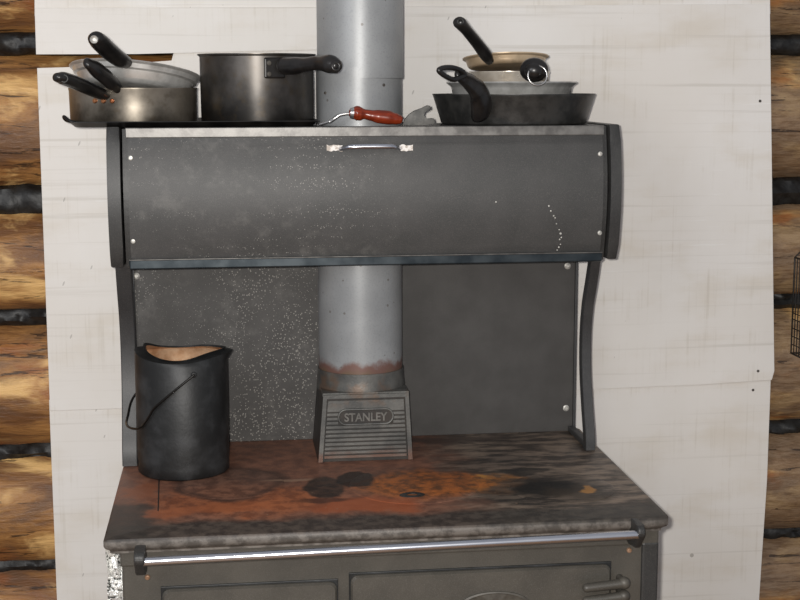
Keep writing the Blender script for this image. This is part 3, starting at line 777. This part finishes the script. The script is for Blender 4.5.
# big stock pot
yc = -.104
cx4, r4 = circ(199.5,314.5,90,yc)
c4 = Vector((cx4, yc, TZ)); h4 = at(258,53.5,yc-r4).z-TZ
pot = thing('cooking_pot', 'large deep sooted steel cooking pot on the shelf left of the pipe', 'pot', c4)
bm = B(); pan(bm, c4, r4-.002, r4-.001, h4, lip=.004, corner=.008); obj('body', bm, 'sooted_pot', pot, smooth=40)
p = at(274.5,68,yc-r4); dx = p.x-c4.x; ang = math.atan2(-math.sqrt(r4*r4-dx*dx), dx); nrm = Vector((math.cos(ang), math.sin(ang), 0)); tg = Vector((-nrm.y, nrm.x, 0))
pc = Vector((c4.x, yc, p.z))+nrm*(r4-.0005); bm = B()
vs = box(bm, -.0195,.0195,-.0035,.001,-.0185,.0185,.003)
xf(bm, vs, Matrix.Translation(pc) @ Matrix((tg, -nrm, Vector((0,0,1)))).transposed().to_4x4())
pl = obj('handle_plate', bm, 'tray', pot, 'riveted plate holding the handle')
for py in (63,74):
    q = Vector((pc.x, pc.y, at(268.5,py,yc-r4).z))-tg*.011+nrm*.003; bm = B(); disc(bm, q, nrm, .0045, .0025); obj('rivet', bm, 'badge', pl, 'bright rivet head')
ys = yc-r4
hp = [at(284,66,ys-.004), at(294,66,ys-.02), at(306,64.5,ys-.04), at(318,63,ys-.062), at(330,64,ys-.085), at(335.5,66,ys-.095)]
bm = B(); tube(bm, hp, [.0155,.0155,.0125,.0125,.0162,.0135], 18, upv=(0,0,1)); hk = obj('handle', bm, 'bakelite', pot, 'black handle pointing right', smooth=60)
bm = B(); ring(bm, hp[-1]+Vector((0,-.010,-.001)), (.15,-1,.1), .0065, .0028); obj('hanging_eye', bm, 'bakelite', hk, smooth=60)

# lid lifter with red handle
yl = -.198
lf = thing('lid_lifter', 'bent steel rod tool with turned red wooden handle on the shelf edge', 'tool', at(352,124,yl))
hx = [(353,113.2),(357,113.2),(360,113.8),(365,114.2),(371,115.4),(379,116.6),(388,117.6),(395,118.8),(399.5,119.5)]
hr = [.0105,.0135,.0125,.009,.0098,.0122,.0125,.0105,.0085]
bm = B(); tube(bm, [at(x,y,yl) for x,y in hx], hr, 20); obj('handle', bm, 'red_wood', lf, 'turned red wooden handle', smooth=60)
bm = B(); tube(bm, [at(350,113,yl), at(353.5,113.2,yl)], [.0095,.0115], 18, smooth=False, rnd=False); obj('ferrule', bm, 'lifter_steel', lf, 'shiny metal ferrule', smooth=40)
bm = B(); tube(bm, [at(350,113.4,yl), at(344,114,yl), at(339,115.4,yl), at(333,119.5,yl), at(329.5,121.8,yl-.002)], .0034, 12)
a = at(330,121.3,yl); b = at(318,125,yl-.004)
tube(bm, [a, a.lerp(b,.35), b], [.0035,.0052,.0055], 12, flat=.5)
obj('rod', bm, 'lifter_steel', lf, 'bright bent steel rod with flattened tip', smooth=50)
# claw wrench
yw = -.182
out = [(402,126.5),(404.5,120.5),(409,115.5),(414,112),(421,109.5),(427,106.5),(429.8,107),(431,109.8),(427.5,111),(424,113),(422.8,116.5),(424.2,119.5),(427.5,120.5),(431,119.3),(433.5,119.5),(434.6,122),(434.8,125.5),(426,126.2),(414,126.5)]
base = at(418,126.5,yw); cl = thing('claw_tool', 'small grey iron claw wrench lying beside the red handle', 'tool', (base.x,yw,ZS))
bm = B(); dz = ZS+.0003-min(at(x,y,yw).z for x,y in out)
prism(bm, [(at(x,y,yw).x, at(x,y,yw).z+dz) for x, y in out], 'y', yw-.005, yw+.005, .0012); obj('head', bm, 'claw_iron', cl, 'open-jawed claw head', smooth=30)
bm = B(); tube(bm, [at(403.5,121,yw+.004), at(401.2,120.6,yw+.004)], .004, 12, smooth=False); obj('stub', bm, 'lifter_steel', cl, smooth=50)

# right stack
yc = -.082
cx5, r5 = circ(432.5,595.5,97,yc)
_, r50 = circ(440.5,586.5,124,yc)
c5 = Vector((cx5, yc, ZS)); h5 = at(513,94.8,yc-r5).z-ZS
ci = thing('iron_skillet', 'black deep iron skillet at the bottom of the right stack on the shelf', 'pan', c5)
bm = B(); pan(bm, c5, r50, r5, h5, th=.004, lip=.0003, corner=.004); obj('body', bm, 'cast_iron', ci, smooth=40)
yf = yc-r5+.006
bm = B()
hp = [at(481,113,yf+.004), at(481,103,yf-.012), at(478,92,yf-.026), at(471,84,yf-.045), at(464,78.5,yf-.065), at(458,74.5,yf-.085)]
tube(bm, hp, [.022,.0225,.0205,.0165,.0135,.010], 20, flat=.6, upv=(.35,-1,.2))
hk = obj('handle', bm, 'bakelite', ci, 'black handle rising towards the viewer', smooth=60)
bm = B(); lp = [(461,77),(453.5,79.5),(446,76.5),(439.8,72),(439.5,69.3),(445,67.6),(453,67.8),(461,70.5),(465,75)]
N = len(lp); pts = []
P = [at(x,y,yf-.085-.03*(1-(x-439)/27)) for x, y in lp]
for i in range(N):
    p0,p1,p2,p3 = P[i-1],P[i],P[(i+1)%N],P[(i+2)%N]
    for s in range(5):
        t = s/5; pts.append(.5*((2*p1)+(p2-p0)*t+(2*p0-5*p1+4*p2-p3)*t*t+(3*p1-p0-3*p2+p3)*t**3))
tube(bm, pts, .0046, 10, closed=True, smooth=False); obj('hanging_loop', bm, 'bakelite', hk, 'open loop at the handle end', smooth=60)
# aluminium dish nested in it
cx6, r6 = circ(446.5,577,82,yc); zr6 = at(511,81.5,yc-r6).z
c6 = Vector((cx6, yc, ZS+.0056)); h6 = zr6-c6.z
al = thing('aluminium_pan', 'shallow bright aluminium pan with rolled rim nested in the black iron skillet', 'pan', c6)
bm = B(); hh = h6
pr = [(0,0),(r6-.03,0),(r6-.022,.004),(r6-.009,hh-.012),(r6-.007,hh-.008),(r6-.002,hh-.005),(r6+.001,hh-.002),(r6,hh),(r6-.004,hh),(r6-.009,hh-.006),(r6-.024,.006),(r6-.032,.003),(0,.003)]
lathe(bm, pr, 96, Matrix.Translation(c6)); obj('body', bm, 'aluminium', al, smooth=40)
# small steel saucepan with ring, pointing at the viewer
zb = zr6+.0004
cx7, r7 = circ(469.5,549,78,yc)
c7 = Vector((cx7, yc, c6.z+.0036)); h7 = zb+.018-c7.z
s7 = thing('small_saucepan', 'small bright saucepan on the aluminium pan, its black ringed handle facing the viewer', 'pan', c7)
bm = B(); pan(bm, c7, r7-.003, r7, h7, lip=.0015, corner=.005); obj('body', bm, 'steel', s7, smooth=40)
# resting ledge: its base spans the nested pan's rim
yq = yc-math.sqrt(max(r7**2-(at(534,70,yc-.06).x-c7.x)**2,0))
hp = [at(534,70,yq+.004), at(534,69.5,yq-.02), at(534,69.5,yq-.05), at(534,70,yq-.08), at(533.8,71,yq-.092)]
bm = B(); tube(bm, hp, [.014,.021,.0262,.0262,.017], 20, flat=.85, upv=(0,0,1)); hk = obj('handle', bm, 'bakelite', s7, 'black handle seen end-on', smooth=60)
bm = B(); ring(bm, at(537.5,75.5,yq-.101), (0,-1,.15), .0175, .0016, 40, 8); obj('hanging_ring', bm, 'lifter_steel', hk, 'thin wire hanging ring', smooth=60)
# upper brownish pan
cx8, r8 = circ(463,549,60,yc)
c8 = Vector((cx8, yc, c7.z+h7))
zt8 = at(506,55.5,yc-r8).z; h8 = zt8-c8.z
c8.z = c7.z+h7+.0018; h8 = zt8-c8.z
s8 = thing('small_frying_pan', 'brown-tinged small pan topmost of the right stack, black handle pointing up left', 'pan', c8)
bm = B(); tl8 = Matrix.Rotation(math.radians(-.6),4,'Y') @ Matrix.Rotation(math.radians(-6.5),4,'X')
pan(bm, c8+Vector((0,0,.006)), r8-.0075, r8-.004, h8-.009, lip=.0045, corner=.009, rot=tl8); obj('body', bm, 'brown_steel', s8, smooth=40)
yq = yc-r8
hp = [at(489,60.5,yq+.004), at(485,54,yq-.012), at(476,42,yq-.035), at(467,31,yq-.06), at(459.5,22.5,yq-.08)]
bm = B(); tube(bm, hp, [.0095,.0125,.0115,.011,.0125], 18, flat=.85); hk = obj('handle', bm, 'bakelite', s8, 'black handle pointing up to the left', smooth=60)
bm = B(); ring(bm, hp[-1]+Vector((0,-.0115,.001)), (0.1,-1,0), .005, .0015); obj('hanging_eye', bm, 'cast_iron', hk, smooth=60)

# wire basket at the right edge
yb = .06
dp = .07; A = at(790.5,252,yb+dp); Bt = at(792,353,yb+dp); A.x = (A.x+Bt.x)/2+.004; wx = .24
wb = thing('wire_basket', 'dark wire basket hanging on the log wall at the right edge', 'basket', (A.x+wx/2, yb, Bt.z))
bm = B(); zt_, zb_ = A.z, Bt.z; r = .0021
for y in (yb, yb+dp):
    loop = [(A.x,y,zb_),(A.x,y,zt_-.012),(A.x+.012,y,zt_),(A.x+wx-.012,y,zt_),(A.x+wx,y,zt_-.012),(A.x+wx,y,zb_)]
    tube(bm, loop, r, 8, smooth=False, closed=True)
for x in (A.x, A.x+wx):
    for z in (zt_-.012, zb_): tube(bm, [(x,yb,z),(x,yb+dp,z)], r, 8, smooth=False)
obj('frame', bm, 'wire', wb, smooth=60)
bm = B(); r = .0012
zz = [zb_+(zt_-zb_)*k for k in (.0,.09,.17,.25,.34,.40)]
for y in (yb,):
    for z in zz: tube(bm, [(A.x,y,z),(A.x+wx,y,z)], r, 6, smooth=False)
    for k in range(1,13): tube(bm, [(A.x+wx*k/13,y,zb_),(A.x+wx*k/13,y,zt_)], r, 6, smooth=False)
for k in range(1,5): 
    for x in (A.x, A.x+wx): tube(bm, [(x,yb+dp*k/5,zb_),(x,yb+dp*k/5,zt_-.012)], r, 6, smooth=False)
for x in (A.x, A.x+wx):
    for z in zz: tube(bm, [(x,yb,z),(x,yb+dp,z)], r, 6, smooth=False)
for k in range(20): tube(bm, [(A.x+wx*k/20,yb,zb_),(A.x+wx*k/20,yb+dp,zb_)], r, 6, smooth=False)
obj('wire_mesh', bm, 'wire', wb, smooth=60)

# ------------------------------------------------------------------ light: on-camera flash, dim ambient and an added fill lamp
def area(name, loc, target, size, power, col):
    l = bpy.data.lights.new(name, 'AREA'); l.shape = 'DISK'; l.size = size; l.energy = power; l.color = col
    o = bpy.data.objects.new(name, l); C.objects.link(o); o.location = loc
    o.rotation_euler = (Vector(target)-Vector(loc)).to_track_quat('-Z','Y').to_euler(); return o
fl_ = bpy.data.lights.new('camera_flash', 'POINT'); fl_.energy = 176; fl_.shadow_soft_size = .014; fl_.color = (1,.965,.915)
fo = bpy.data.objects.new('camera_flash', fl_); C.objects.link(fo); fo.location = CAM-RT*.03+UP*.018
area('fill_lamp', (-1.7,-2.6,2.3), (0,0,1.1), 1.3, 22, (.96,.97,1))  # added soft fill lamp, no actual window stands here
w = bpy.data.worlds.new('room_light'); S.world = w; w.use_nodes = True
w.node_tree.nodes['Background'].inputs[0].default_value = (.9,.92,1,1); w.node_tree.nodes['Background'].inputs[1].default_value = .34
S.view_settings.view_transform = 'Standard'; S.view_settings.look = 'None'
S.view_settings.gamma = 1; S.view_settings.exposure = 0; S.view_settings.use_curve_mapping = False
